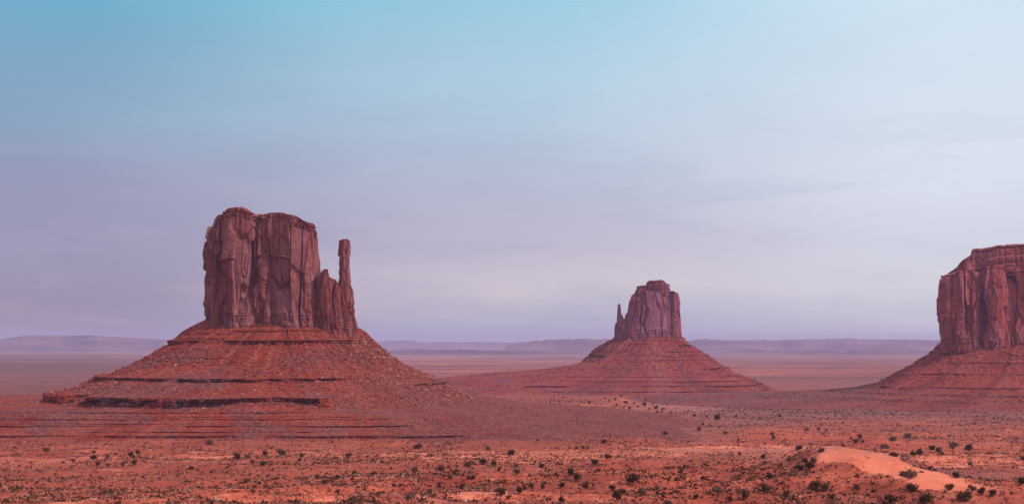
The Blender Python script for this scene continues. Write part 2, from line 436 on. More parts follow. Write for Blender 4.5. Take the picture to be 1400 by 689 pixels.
def masks(x, y):
    d = np.hypot(x, y)
    pxx = 700 + x / np.maximum(y, 1) * FPX
    lim = 1380 + 700 * sst(pxx, 890, 1200) + 260 * fbm(x / 160, y / 260, 0.4, 3, 57)
    sand = 0.30 + 0.30 * fbm(x / 130, y / 110, 4.4, 3, 51)
    # pale strip of sand in front of the big butte, and the bare foreground
    sand = sand + 0.28 * np.exp(-((d - 1240 - 60 * vn(x / 200, y / 200, 0, 52)) / 120) ** 2)
    sand = sand + 0.10 * (1 - sst(d, 560, 720))
    kd, ka, ks = knoll(x, y)
    hw = 15 + ks * (13 * np.exp(-((ka - 0.62) / 0.3) ** 2) - 4.0) - 5 * ka ** 3
    sand = sand + 0.9 * (1 - sst(kd + 5 * vn(x / 15, y / 15, 0, 53), hw - 2, hw + 4))
    sand = sand - 0.35 * sst(x - 0.33 * y, 0, 25) * sst(d, 520, 620) * (1 - sst(d, 900, 1100))
    grey = sst(d, lim - 250, lim + 250) * (1 - sst(d, 4200, 6000)) * (0.75 + 0.25 * vn(x / 400, y / 300, 0, 54))
    grey = np.maximum(grey, 0.5 * sst(fbm(x / 240, y / 160, 9.1, 3, 55), 0.05, 0.4) * (1 - sst(d, 2000, 2600)))
    sand = sand * (1 - sst(d, lim - 150, lim + 350))
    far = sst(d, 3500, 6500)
    grey = np.maximum(grey, far * (1 - sst(pxx, 150, 420)) * (y > 0) * (1 - sst(d, 9000, 13000)))
    px = 700 + x / np.maximum(y, 1) * FPX
    ash = sst(px + 60 * vn(x / 150, y / 150, 0, 56), 860, 1000) * (y > 0)
    sand = sand + 0.85 * sst(np.exp(-((x - 245) / 150) ** 2 - ((y - 2750) / 420) ** 2) + 0.35 * fbm(x / 70, y / 140, 0.2, 3, 64), 0.35, 0.6)
    return np.stack([np.clip(sand, 0, 1), np.clip(grey, 0, 1), far, ash], -1)

def sage_cover(x, y):
    """darker sage covered plain out to the left, and thin tongues of it elsewhere"""
    d = np.hypot(x, y); px = 700 + x / np.maximum(y, 1) * FPX
    s = sst(d, 2400, 3600) * (1 - sst(px + 120 * vn(x / 900, y / 900, 0, 58), 120, 420)) * (1 - sst(d, 15000, 22000))
    s = s * (1 - 0.75 * np.exp(-((d - 6300) / 900) ** 2))
    tong = sst(fbm(x / 1500, y / 700, 0.6, 3, 59), 0.10, 0.35) * sst(d, 2600, 4200) * 0.7
    return np.clip(np.maximum(s, tong) * (y > 0), 0, 1)

def build_ground():
    fine = np.radians(np.linspace(-26, 26, 1000))
    rest = np.radians(np.linspace(26, 334, 150)[1:-1])
    th = np.concatenate([fine, rest])                     # bearing from +Y
    r = np.concatenate([[0.5, 8, 20, 40, 70, 110, 160, 220, 280, 340, 390], np.linspace(420, 1750, 820), np.geomspace(1755, 44000, 240)])
    T, R = np.meshgrid(th, r)
    X = R * np.sin(T); Y = R * np.cos(T)
    Z = G(X, Y)
    v = np.stack([X, Y, Z], -1).reshape(-1, 3)
    mk = masks(X.ravel(), Y.ravel())
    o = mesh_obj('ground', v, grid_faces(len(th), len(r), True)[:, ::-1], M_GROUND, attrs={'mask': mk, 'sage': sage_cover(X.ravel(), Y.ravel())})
    return struct(o)
build_ground()

def ray_ground(px, py):
    """where the line of sight through a picture point meets the ground"""
    dx = (px - 700.0) / FPX; dz = (HZ - py) / FPX
    ys = np.concatenate([np.arange(380, 2000, 1.5), np.arange(2000, 6000, 8)])
    g = G(dx * ys, ys); h = CAMZ + dz * ys
    k = np.argmax(h <= g)
    y = ys[k]
    return dx * y, y, float(g[k])

# ------------------------------------------------------------------ buttes
def spline_closed(pts, n):
    P = np.asarray(pts, float); m = len(P)
    out = []
    for i in range(m):
        p0, p1, p2, p3 = P[(i - 1) % m], P[i], P[(i + 1) % m], P[(i + 2) % m]
        t = np.linspace(0, 1, 40, endpoint=False)[:, None]
        out.append(0.5 * ((2 * p1) + (-p0 + p2) * t + (2 * p0 - 5 * p1 + 4 * p2 - p3) * t ** 2 + (-p0 + 3 * p1 - 3 * p2 + p3) * t ** 3))
    Q = np.concatenate(out); Q2 = np.vstack([Q, Q[:1]])
    s = np.concatenate([[0], np.cumsum(np.hypot(*np.diff(Q2, axis=0).T))])
    u = np.linspace(0, s[-1], n, endpoint=False)
    X = np.interp(u, s, Q2[:, 0]); Y = np.interp(u, s, Q2[:, 1])
    tx = np.roll(X, -3) - np.roll(X, 3); ty = np.roll(Y, -3) - np.roll(Y, 3)
    L = np.hypot(tx, ty) + 1e-9
    nx, ny = ty / L, -tx / L
    area = 0.5 * np.sum(X * np.roll(Y, -1) - np.roll(X, -1) * Y)
    if area < 0: nx, ny = -nx, -ny
    return X, Y, nx, ny, area

def loft(name, ctrl, ztop, zbase, mat, parent, n=700, m=170, bury=14, k=1.0, seed=0, beds=24.0, cap=16.0, taper=3.0, ledgy=0.0, rings=16, amp=1.0, top_noise=1.6, capin=0.16):
    """a rock mass: closed footprint carried up to an uneven top, with cracks, slabs and beds worked into its walls
       ctrl: plan points (picture column, distance); ztop/zbase: functions of picture column; k: feature size"""
    pts = [(lx(p, y), y) for p, y in ctrl]
    X, Y, nx, ny, area = spline_closed(pts, n)
    col = 700 + X / Y * FPX
    zt = ztop(col); zb = zbase(col)
    zt = zt + top_noise * k * fbm(X / (9 * k), Y / (9 * k), 0.4, 3, seed + 60)
    tcv, tce = cell3(X / (7 * k), Y / (7 * k), 0.3, seed + 62)
    zt = zt + top_noise * 1.1 * k * (tcv - 0.6)                                       # broken blocky rim
    v = np.linspace(0, 1, m)[:, None]
    z0 = zb - bury
    Z = z0 + (zt - z0) * v
    x3 = np.broadcast_to(X, Z.shape); y3 = np.broadcast_to(Y, Z.shape)
    h = Z - zb; t = zt - Z; H = np.maximum(zt - zb, 1)
    # warp so that cracks wander
    wx = x3 + 5 * k * vn(x3 / (40 * k), y3 / (40 * k), Z / (50 * k), seed + 1); wy = y3 + 5 * k * vn(x3 / (40 * k), y3 / (40 * k), Z / (50 * k), seed + 2)
    off = amp * 6.0 * k * vn(wx / (34 * k), wy / (34 * k), Z / (170 * k), seed + 3)
    r1 = 1 - np.abs(vn(wx / (17 * k), wy / (17 * k), Z / (150 * k), seed + 4))
    jm = sst(vn(wx / (45 * k), wy / (45 * k), Z / (90 * k), seed + 17), -0.6, 0.15)
    off = off - amp * 13.0 * k * sst(r1, 0.885, 0.98) * jm                              # deep joints
    r2 = 1 - np.abs(vn(wx / (8 * k), wy / (8 * k), Z / (70 * k), seed + 5))
    off = off - amp * 3.6 * k * sst(r2, 0.92, 1.0) * sst(vn(wx / (20 * k), wy / (20 * k), Z / (50 * k), seed + 18), -0.1, 0.5)
    cv, ce, cf, cdz, cv_, cdx, cdy, cv3_ = cell3(wx / (21 * k), wy / (21 * k), Z / (85 * k), seed + 6, True)   # spalled slabs, each leaning its own way
    off = off + amp * (9.0 * k * (cv - 0.5) - 11.0 * k * (cv_ - 0.2) * cdz + 17.0 * k * (cv3_ - 0.5) * (cdx * -ny + cdy * nx)) * sst(ce, 0.0, 0.05)
    cv2, ce2, cf2, cdz2, cv2_, cdx2, cdy2, cv23_ = cell3(wx / (9 * k), wy / (9 * k), Z / (30 * k), seed + 8, True)
    off = off + amp * (3.8 * k * (cv2 - 0.5) - 4.0 * k * (cv2_ - 0.3) * cdz2 + 6.0 * k * (cv23_ - 0.5) * (cdx2 * -ny + cdy2 * nx)) * sst(ce2, 0.0, 0.05) * sst(cv, 0.2, 0.5)
    cv3, ce3 = cell3(wx / (4.2 * k), wy / (4.2 * k), Z / (11 * k), seed + 19)
    off = off + amp * 0.8 * k * (cv3 - 0.5) * sst(cv2, 0.45, 0.6)
    off = off + 0.55 * k * fbm(x3 / (4 * k), y3 / (4 * k), Z / (6 * k), 4, seed + 9, 0.6)
    # thin beds along the foot
    bz = Z + 1.2 * k * vn(x3 / (30 * k), y3 / (30 * k), 0.0, seed + 10)
    bed = _h(np.floor(bz / (2.0 * k)), np.zeros_like(Z), np.zeros_like(Z), seed + 11)
    fb = 1 - sst(h, beds * 0.55, beds)
    vcr = 1 - np.abs(vn(x3 / (2.6 * k), y3 / (2.6 * k), Z / (22 * k), seed + 12))
    off = off * (1 - 0.45 * fb) + fb * (1.3 * k * (bed - 0.35) - 3.2 * k * sst(vcr, 0.72, 1.0) + 1.5 * k)
    # ledged rim
    cb = 1 - sst(t, cap * 0.7, cap)
    cz = t + 1.0 * k * vn(x3 / (22 * k), y3 / (22 * k), 2.0, seed + 13)
    cbed = _h(np.floor(cz / (1.7 * k)), np.zeros_like(Z), np.ones_like(Z), seed + 14)
    off = off - cb * (cap - np.minimum(t, cap)) * capin + cb * 3.4 * k * (cbed - 0.6) * sst(t, 0.3 * k, 1.2 * k)
    if ledgy:
        lb = _h(np.floor(cz / (3.4 * k)), np.ones_like(Z), np.ones_like(Z), seed + 15)
        brk = _h(np.floor(cz / (3.4 * k)), np.floor((x3 + y3 * 0.3) / (6 * k)), np.ones_like(Z), seed + 16)
        off = off + ledgy * k * (lb - 0.5) * 2 + ledgy * 0.5 * k * (brk - 0.5)
    off = off - taper * (h / H)
    PX = X + nx * off; PY = Y + ny * off
    V = [np.stack([PX, PY, Z], -1).reshape(-1, 3)]
    F = [grid_faces(n, m, True)]
    # the top: rings drawn in towards the middle
    cx, cy = PX[-1].mean(), PY[-1].mean()
    base = n * (m - 1)
    prev = base
    cnt = n * m
    for i in range(1, rings + 1):
        q = i / (rings + 0.3)
        qx = PX[-1] + (cx - PX[-1]) * q; qy = PY[-1] + (cy - PY[-1]) * q
        qc = 700 + qx / qy * FPX
        wq = min(1.0, q * 2.2)
        zz = ztop(qc) * wq + zt * (1 - wq)
        zz = zz + k * (top_noise * 1.5) * fbm(qx / (8 * k), qy / (8 * k), 0.8, 3, seed + 61) * min(1, q * 4) + 1.5 * k * min(1, q * 5)
        V.append(np.stack([qx, qy, zz], -1))
        a = np.arange(n); b_ = (a + 1) % n
        F.append(np.stack([prev + a, prev + b_, cnt + b_, cnt + a], -1))
        prev = cnt; cnt += n
    V.append(np.array([[cx, cy, zz.mean()]]))
    a = np.arange(n); b_ = (a + 1) % n
    F3 = np.stack([prev + a, prev + b_, np.full(n, cnt)], -1)
    if area < 0:
        F = [f_[:, ::-1] for f_ in F]; F3 = F3[:, ::-1]
    return mesh_obj(name, np.concatenate(V), F + [F3], mat, parent, smooth=False)

def talus(name, rows, ledges, d0, xc, mat, parent, nphi=1900, dz=1.1, k=1.0, seed=0, gravel=None, exps=(2.0, 2.8), brk=(-0.26, 0.10), smooth_z=None, ezz=(25, 50)):
    """the slope round a butte. rows: (z, left column, right column, front distance) from the top down;
       ledges: (z of the lip, height of the face, strength as a function of the picture column at the front)"""
    rows = sorted(rows)                        # from the bottom up
    z = np.array([r[0] for r in rows], float)
    XC = lx(xc, d0)
    aL = XC - np.array([lx(r[1], d0) for r in rows]); aR = np.array([lx(r[2], d0) for r in rows]) - XC
    bF = d0 - np.array([r[3] for r in rows], float); bB = bF * 0.9
    zs = np.arange(z[0], z[-1], dz)
    for zt, hh, _ in ledges:
        zs = np.concatenate([zs, np.linspace(zt - hh * 1.02, zt + 0.3 * hh, 16)])
    zs = np.unique(np.round(zs, 3))
    phi = np.linspace(0, 2 * math.pi, nphi, endpoint=False)
    cs, sn = np.cos(phi), np.sin(phi)
    PH, ZZ = np.meshgrid(phi, zs)
    CS, SN = np.cos(PH), np.sin(PH)
    def rad(zq):
        f_ = lambda arr: np.interp(zq, z, arr)
        a = np.where(CS > 0, f_(aR), f_(aL)); b_ = np.where(SN < 0, f_(bF), f_(bB))
        e = np.interp(zq, ezz, [exps[1], exps[0]])
        return (np.abs(CS / a) ** e + np.abs(SN / b_) ** e) ** (-1 / e)
    r0 = rad(ZZ)
    x = XC + CS * r0; y = d0 + SN * r0
    colm = 700 + x / y * FPX
    zeff = ZZ.copy(); rock = np.zeros_like(ZZ); inband = np.zeros_like(ZZ)
    for i, (zt, hh, fn) in enumerate(ledges):
        nz = fbm(x / (60 * k), y / (60 * k), i * 3.7, 3, seed + 70)
        ms = np.clip(fn(colm), 0, 1) * sst(nz, *brk)
        lip = zt + 0.3 * k * vn(x / (25 * k), y / (25 * k), i * 1.1, seed + 71)
        cone = np.abs(vn(x / (26 * k), y / (26 * k), i * 2.3, seed + 78)) + 0.35 * np.abs(vn(x / (9 * k), y / (9 * k), i * 2.3, seed + 79))
        hv = hh * (0.42 + 0.62 * sst(cone, 0.03, 0.5))            # sand cones bury the foot of each ledge
        hv = np.minimum(hv * (0.40 + 0.95 * sst(vn(x / (75 * k), y / (75 * k), i * 4.1, seed + 85), -0.6, 0.5)), hh)   # beds thicken and pinch out
        zl = lip - hv; de = 0.28 * hh
        e1 = np.where((ZZ >= zl) & (ZZ <= lip), zl, np.where((ZZ > lip) & (ZZ < lip + de), zl + (lip + de - zl) * (ZZ - lip) / de, zeff))
        inn = ((ZZ >= zl) & (ZZ <= lip)) * ms
        zeff = zeff + (e1 - zeff) * np.where((ZZ >= zl) & (ZZ < lip + de), ms, 0)
        rock = np.maximum(rock, inn)
        inband = np.maximum(inband, inn * np.clip(1 - (ZZ - zl) / hv, 0, 1))
    r = rad(zeff)
    x = XC + CS * r; y = d0 + SN * r
    down = np.clip((z[-1] - ZZ) / (z[-1] - z[0]), 0, 1)
    n1 = vn(x / (48 * k), y / (48 * k), ZZ / (140 * k), seed + 72)
    n2 = fbm(x / (15 * k), y / (15 * k), ZZ / (30 * k), 3, seed + 73)
    n3 = fbm(x / (4.5 * k), y / (4.5 * k), ZZ / (4.5 * k), 3, seed + 74)
    ribs = 1 - 2 * np.abs(vn(PH * r0.mean(0) / (30 * k), 0.0, ZZ / (90 * k), seed + 75))
    gr = np.clip(gravel(colm, ZZ, x, y), 0, 1) if gravel is not None else np.zeros_like(ZZ)
    rbm = np.clip(gr + sst(n2 + 0.6 * n1, -0.05, 0.5), 0, 1)
    clean = np.zeros_like(ZZ) if smooth_z is None else np.clip((1 - sst(ZZ, smooth_z[0] - 4, smooth_z[0] + 3)) + sst(ZZ, smooth_z[1] - 6, smooth_z[1] + 6), 0, 1) * (1 - 0.8 * gr)
    rbm = rbm * (1 - 0.85 * clean)
    cva, cea, cfa = cell3(x / (3.6 * k), y / (3.6 * k), ZZ / (3.0 * k), seed + 80, True)[:3]
    cvb, ceb, cfb = cell3(x / (8.5 * k), y / (8.5 * k), ZZ / (6.5 * k), seed + 84, True)[:3]
    stones = rbm * (1.5 * cva * sst(cfa, 0.62, 0.1) + 2.6 * np.clip(cvb - 0.45, 0, 1) * sst(cfb, 0.6, 0.1)) * (1 - rock)
    fan = fbm(PH * r0.mean() / (20 * k), ZZ / (130 * k), 0.5, 4, seed + 90, 0.6)      # debris chutes running down the slope
    mb = _h(np.floor(ZZ / (1.9 * k) + 0.25 * n1), np.zeros_like(ZZ), np.ones_like(ZZ), seed + 81)
    thin = (mb - 0.5) * sst(vn(x / (55 * k), y / (55 * k), ZZ / (12 * k), seed + 82), -0.25, 0.35) * (1 - 0.8 * rbm)
    r = r + k * (0.25 + down) * (7.0 * n1 + 4.2 * ribs) + k * ((3.4 * n2 + 1.9 * n3) * (1 - 0.55 * clean) + 2.2 * stones + 5.0 * fan * (1 - 0.7 * rock) * sst(ZZ, z[0] + 0.15 * (z[-1] - z[0]), z[0] + 0.4 * (z[-1] - z[0])) + (2.6 + 1.6 * clean) * thin) * (1 - 0.5 * rock)
    jn = 1 - np.abs(vn(x / (5 * k), y / (5 * k), ZZ / (20 * k), seed + 76))
    bd = _h(np.floor(ZZ / (1.3 * k)), np.zeros_like(ZZ), np.zeros_like(ZZ), seed + 77)
    r = r - rock * k * (3.4 * sst(jn, 0.66, 1.0) + 1.6 * bd) - inband * 0.8 * k
    x = XC + CS * r; y = d0 + SN * r
    V = np.stack([x, y, ZZ], -1).reshape(-1, 3)
    V = np.vstack([V, [[XC, d0, zs[-1]]]])
    n, m = nphi, len(zs)
    F = grid_faces(n, m, True)
    a = np.arange(n); top = n * (m - 1)
    F3 = np.stack([top + a, top + (a + 1) % n, np.full(n, n * m)], -1)
    o = mesh_obj(name, V, [F, F3], mat, parent, smooth=False,
                 attrs={'rock': np.append(rock.ravel(), 0), 'gravel': np.append(np.clip(gr, 0, 1).ravel(), 0), 'clean': np.append(clean.ravel(), 0), 'fan': np.append(fan.ravel(), 0)})
    return o, V[:-1].reshape(m, n, 3), rock

def tab(xs, ys, d):
    xs = np.array(xs, float); zs = lz(np.array(ys, float), d)
    return lambda c: np.interp(c, xs, zs)

def win(a, b, soft=25):
    return lambda c: sst(c, a - soft, a + soft) * (1 - sst(c, b - soft, b + soft))

# ---- the broad butte with a spire at its right end
DW = 1940.0
bw = thing('rock_butte', 'broad sheer red butte with a thin rock spire standing at its right end', 'butte', (lx(385, DW), DW, 0))
bw_inv = (-bw.location[0], -bw.location[1], 0)
def adopt(o, root):
    """parent keeping the mesh where it is: mesh data moves to the root's own space"""
    me = o.data if hasattr(o, 'data') else o
    n = len(me.vertices); c = np.empty(n * 3, np.float32); me.vertices.foreach_get('co', c)
    c = c.reshape(-1, 3) - np.array(root.location, np.float32); me.vertices.foreach_set('co', c.ravel()); me.update()
    o.parent = root
    return o

zbW = tab([270, 282, 330, 440, 492], [438, 438, 441, 448, 453], 1890)
ztW = tab([278, 282, 285, 290, 295, 306, 313, 320, 333, 341, 346, 361, 374, 384, 397, 408, 416, 430, 434, 437, 440],
          [345, 338, 322, 305, 297, 291, 286.5, 285, 287.5, 291.5, 295, 295, 293, 293.5, 296.5, 299, 304, 306.5, 308, 310, 314], 1905)
mainW = [(285.5, 1938), (286, 1910), (292, 1898), (299, 1897), (303, 1901), (307, 1889), (316, 1880), (330, 1877), (341, 1881), (346, 1893), (350, 1893),
         (358, 1889), (363, 1896), (368, 1891), (373, 1886), (385, 1877), (403, 1875), (418, 1877), (427, 1885), (431, 1902),
         (431, 1940), (423, 1975), (400, 1992), (345, 1997), (303, 1985), (285, 1962)]
adopt(loft('cliff', mainW, ztW, zbW, M_CLIFF_W, None, n=1150, m=230, k=0.85, seed=100, beds=26, cap=13, taper=1.5, capin=0.12), bw)
zt2 = tab([425, 435, 438.5, 439.5, 448, 450, 452, 457, 463, 470], [372, 375, 377, 370, 369.5, 379, 381, 383, 386, 392], 1905)
sh = [(428, 1925), (431, 1890), (439, 1882), (446, 1878), (454, 1879), (461, 1878), (467, 1884), (472, 1902), (468, 1935), (448, 1945), (434, 1942)]
adopt(loft('shoulder_rock', sh, zt2, zbW, M_CLIFF_W, None, n=420, m=130, k=0.6, seed=140, beds=26, cap=6, taper=4.0, amp=0.6, top_noise=1.2), bw)
zt3 = tab([460, 466, 477, 480], [330, 328, 327.5, 332], 1900)
spi = [(463.0, 1903), (464.5, 1896), (471, 1892), (477, 1896), (478.6, 1904), (477, 1912), (470, 1915), (464.5, 1911)]
adopt(loft('spire', spi, zt3, tab([460, 490], [412, 412], 1900), M_CLIFF_W, None, n=200, m=170, k=0.28, seed=150, beds=2, cap=3, taper=0.9, rings=6, bury=30, ledgy=0.0), bw)
zt4 = tab([458, 462, 470, 477, 480, 483, 486, 489, 492], [392, 385, 384, 386, 391, 396, 420, 436, 444], 1900)
spb = [(460, 1908), (464, 1890), (472, 1886), (480, 1888), (486, 1894), (489.5, 1905), (487, 1920), (478, 1926), (466, 1922)]
adopt(loft('spire_foot', spb, zt4, zbW, M_CLIFF_W, None, n=320, m=120, k=0.5, seed=160, beds=20, cap=4, taper=3.0, amp=0.7), bw)
zt5 = tab([355, 361, 366, 372], [403, 396, 394, 404], 1885)
pil = [(359, 1893), (362, 1886), (366, 1884), (370, 1888), (371, 1896), (366, 1904), (360, 1902)]
adopt(loft('leaning_slab', pil, zt5, zbW, M_CLIFF_W, None, n=200, m=80, k=0.4, seed=165, beds=20, cap=3, taper=2.0, amp=0.6, rings=8), bw)
rowsW = [(164, 320, 380, 1940), (158, 300, 410, 1925), (152, 281, 452, 1905), (145, 268, 478, 1886), (139.4, 258, 492, 1868), (124.8, 239, 506, 1843), (121, 236, 509, 1838), (105.5, 212, 530, 1808),
         (93.8, 190, 548, 1783), (84, 163, 570, 1755), (78.3, 140, 585, 1737), (68.6, 124, 608, 1690), (58.4, 103, 624, 1640), (52, 94, 638, 1622),
         (46.5, 72, 662, 1602), (43, -190, 680, 1588), (36.6, -260, 706, 1566), (31, -330, 740, 1541), (27, -400, 800, 1520), (22, -520, 880, 1496), (17, -700, 940, 1472), (10, -900, 985, 1430), (2, -1000, 1020, 1390)]
ledW = [(143, 2.2, win(300, 500)), (136.5, 1.8, win(320, 470)), (124.5, 6.2, win(150, 485)), (103, 2.2, win(170, 300)), (79, 5.0, win(60, 480)), (70, 4.2, win(555, 660)), (59.5, 11.0, win(40, 450)),
        (45.5, 1.2, lambda c: 0.8 * win(-900, 420)(c)), (41.5, 0.8, win(140, 520)), (39.3, 1.2, lambda c: 0.85 * win(-900, 520)(c)), (35.2, 0.8, win(-900, 260)), (33.5, 1.5, win(-900, 560)), (28.6, 0.9, win(120, 430)), (25.5, 2.2, win(-900, 640))]
def gravW(c, z, x, y):
    g = sst(fbm(x / 45, y / 45, z / 60, 3, 801), -0.05, 0.35) * (1 - sst(z, 95, 130))
    return 0.8 * np.maximum(g, 0.9 * sst(c, 430, 600) * (1 - sst(z, 60, 100)))
talW, TVW, RKW = talus('talus_slope', rowsW, ledW, DW, 385, M_TAL_W, None, nphi=2300, dz=0.9, k=0.9, seed=200, gravel=gravW, brk=(-0.62, -0.18), smooth_z=(48, 112), exps=(2.0, 4.5), ezz=(41, 47))
adopt(talW, bw)

# ---- the smaller far butte with a thumb at its left
DE = 3800.0
be = thing('rock_butte', 'smaller distant mitten shaped butte with a thumb of rock at its left, in the middle', 'butte', (lx(890, DE), DE, 0))
zbE = tab([838, 845, 880, 932], [460, 456, 457, 463], 3735)
ztE = tab([852, 854, 856, 858, 861.5, 866, 873, 914, 924, 927, 929, 932], [438, 432, 421, 412, 405, 400.5, 398.5, 398, 399, 399.5, 400.5, 402], 3760)
mainE = [(854, 3795), (855.5, 3765), (862, 3742), (876, 3733), (892, 3730), (906, 3734), (914, 3745), (918, 3762), (920, 3752), (926, 3757), (930, 3785), (929, 3830), (918, 3870), (890, 3885), (865, 3870), (856, 3835)]
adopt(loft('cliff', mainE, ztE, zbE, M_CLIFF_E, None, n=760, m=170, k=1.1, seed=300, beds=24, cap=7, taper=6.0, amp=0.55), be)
ztEc = tab([870, 883, 884.5, 888, 908, 909.5, 912, 916], [391.5, 391, 386.5, 385, 384, 385, 388, 389.5], 3790)
capE = [(870, 3800), (871.5, 3772), (884, 3758), (897, 3754), (908, 3760), (913, 3775), (914, 3810), (906, 3840), (890, 3848), (878, 3835)]
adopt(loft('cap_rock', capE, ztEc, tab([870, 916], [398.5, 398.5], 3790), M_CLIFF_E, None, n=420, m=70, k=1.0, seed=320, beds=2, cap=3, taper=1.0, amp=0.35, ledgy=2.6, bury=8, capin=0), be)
zt6 = tab([842, 844, 845, 847, 849, 850], [424, 418, 416, 415.5, 417, 424], 3775)
thE = [(843.2, 3780), (844.4, 3770), (847.5, 3767), (850.0, 3774), (849.6, 3788), (846, 3793)]
adopt(loft('thumb', thE, zt6, tab([840, 852], [452, 452], 3775), M_CLIFF_E, None, n=160, m=110, k=0.4, seed=330, beds=2, cap=2, taper=2.0, rings=6, bury=20, amp=0.8), be)
zt7 = tab([840, 843, 846, 850, 853, 858], [452, 437, 428, 431, 436.5, 436], 3775)
tfE = [(842, 3790), (843, 3768), (848, 3756), (855, 3752), (859, 3765), (858, 3800), (850, 3812)]
adopt(loft('thumb_foot', tfE, zt7, zbE, M_CLIFF_E, None, n=240, m=70, k=0.7, seed=340, beds=12, cap=3, taper=2.0, amp=0.6), be)
rowsE = [(156, 870, 905, 3770), (148.5, 851, 916, 3742), (135, 840, 931, 3725), (120, 829, 939, 3700), (105, 817, 951, 3672), (89.6, 810, 964, 3645), (72.5, 799, 977, 3612), (66.8, 788, 984, 3600),
         (55.4, 750, 996, 3572), (42, 660, 1007, 3532), (28.8, 590, 1020, 3470), (20, 510, 1029, 3420), (8, 430, 1040, 3330), (0, 370, 1052, 3260), (-8, 330, 1066, 3200)]
ledE = [(118, 4, win(925, 960, 8)), (92, 6, win(800, 830, 8)), (101, 2.5, win(905, 975, 12)), (80, 3, win(900, 1000, 12)), (60, 5, win(860, 1010)), (41, 2.2, win(760, 1000)), (31, 2.2, win(820, 1040)), (22, 3.5, win(640, 1050)), (11, 2, win(740, 1000))]
def gravE(c, z, x, y):
    return 0.8 * sst(fbm(x / 90, y / 90, z / 90, 3, 802), -0.1, 0.3) * (1 - sst(c, 820, 920)) * (1 - sst(z, 40, 80))
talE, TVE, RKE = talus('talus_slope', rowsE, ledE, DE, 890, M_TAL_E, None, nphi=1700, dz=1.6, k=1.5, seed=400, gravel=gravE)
adopt(talE, be)

# ---- the butte cut by the right edge
DM = 2950.0
bm = thing('rock_butte', 'massive flat topped red butte cut off by the right edge of the picture', 'butte', (lx(1400, DM), DM, 0))
zbM = tab([1275, 1290, 1330, 1400, 1525], [477, 473, 471, 478, 480], 2885)
ztM = tab([1281, 1286, 1299, 1302, 1310, 1330, 1348, 1400, 1500, 1520], [380, 376, 375.5, 372, 371, 369, 365, 365, 366, 380], 2895)
mainM = [(1289, 2940), (1290, 2908), (1294, 2893), (1299, 2893), (1303, 2900), (1310, 2886), (1322, 2880), (1334, 2884), (1340, 2898), (1348, 2876), (1360, 2868), (1374, 2872), (1381, 2890), (1392, 2882),
         (1412, 2872), (1440, 2868), (1480, 2874), (1508, 2892), (1517, 2930), (1508, 2985), (1470, 3020), (1400, 3035), (1330, 3020), (1298, 2985)]
adopt(loft('cliff', mainM, ztM, zbM, M_CLIFF_M, None, n=1100, m=190, k=1.15, seed=500, beds=22, cap=8, taper=4.0), bm)
ztMc = tab([1298, 1303, 1308, 1310, 1320, 1329, 1330, 1334, 1345, 1363, 1400, 1440, 1500], [372, 368, 365, 361, 355, 349, 342, 341, 341.5, 337.5, 335.5, 336, 345], 2935)
capM = [(1300, 2945), (1304, 2912), (1318, 2899), (1340, 2900), (1362, 2890), (1400, 2892), (1450, 2890), (1496, 2905), (1503, 2945), (1490, 2985), (1400, 3005), (1330, 2995), (1306, 2975)]
adopt(loft('cap_rock', capM, ztMc, tab([1290, 1520], [371, 371], 2935), M_CLIFF_M, None, n=800, m=110, k=1.0, seed=520, beds=2, cap=40, taper=2.0, amp=0.3, ledgy=3.6, bury=10, capin=0.08), bm)
rowsM = [(128, 1310, 1480, 2900), (120, 1286, 1512, 2882), (109.7, 1281, 1520, 2864), (81.6, 1254, 1550, 2815), (61, 1227, 1580, 2775), (47.7, 1212, 1600, 2742), (37.4, 1199, 1615, 2712), (30, 1180, 1640, 2675),
         (24, 1140, 1680, 2625), (18, 1070, 1720, 2560), (12.3, 970, 1760, 2470), (6, 860, 1800, 2370), (-4, 700, 1900, 2240)]
ledM = [(84, 3.5, win(1320, 1500)), (62, 2.0, win(1260, 1330)), (38, 5.0, win(1205, 1620, 12)), (19, 3.0, win(1225, 1345, 10)), (26, 2.0, win(1330, 1500))]
def gravM(c, z, x, y):
    return 0.95 * (1 - sst(z, 26, 44)) * (0.55 + 0.45 * sst(fbm(x / 70, y / 70, 0, 3, 803), -0.2, 0.3)) * (1 - 0.6 * sst(c, 1180, 1260))
talM, TVM, RKM = talus('talus_slope', rowsM, ledM, DM, 1400, M_TAL_M, None, nphi=1900, dz=1.2, k=1.2, seed=600, gravel=gravM)
adopt(talM, bm)

# ------------------------------------------------------------------ far mesas on the horizon
def mesa(name, cols, tops, D, depth, foot, seed, rough=6.0, cliff=0.45, n=500):
    c = np.linspace(cols[0], cols[-1], n)
    zt = lz(np.interp(c, cols, tops), D)
    zt = zt + rough * fbm(c / 9.0, 0 * c, 0.3, 5, seed, 0.62)
    x = lx(c, D)
    wob = depth * 0.30 * fbm(c / 70, 0 * c, 4.1, 2, seed + 1)
    prof = [(-1.0, 0.0, foot), (-0.78, 0.0, 0.28), (-0.60, 0.0, 0.62), (-0.54, 0.0, 0.93), (-0.5, 0, 1.0), (0.1, 0, 1.0), (0.6, 0, 1.0), (1.0, 0, -0.2)]
    rows = []
    for q, _, hgt in prof:
        y = D + q * depth + wob
        gul = 1 + 0.08 * fbm(c / 40, 0 * c + q, 2.0, 3, seed + 2) if q < -0.55 else 1.0
        rows.append(np.stack([x * (y / D), y, np.maximum(zt * hgt * gul if hgt < 0.9 else zt * hgt, -30 if hgt <= 0 else -5)], -1))
    V = np.concatenate(rows)
    return struct(mesh_obj(name, V, grid_faces(n, len(prof)), M_HILL, smooth=True))

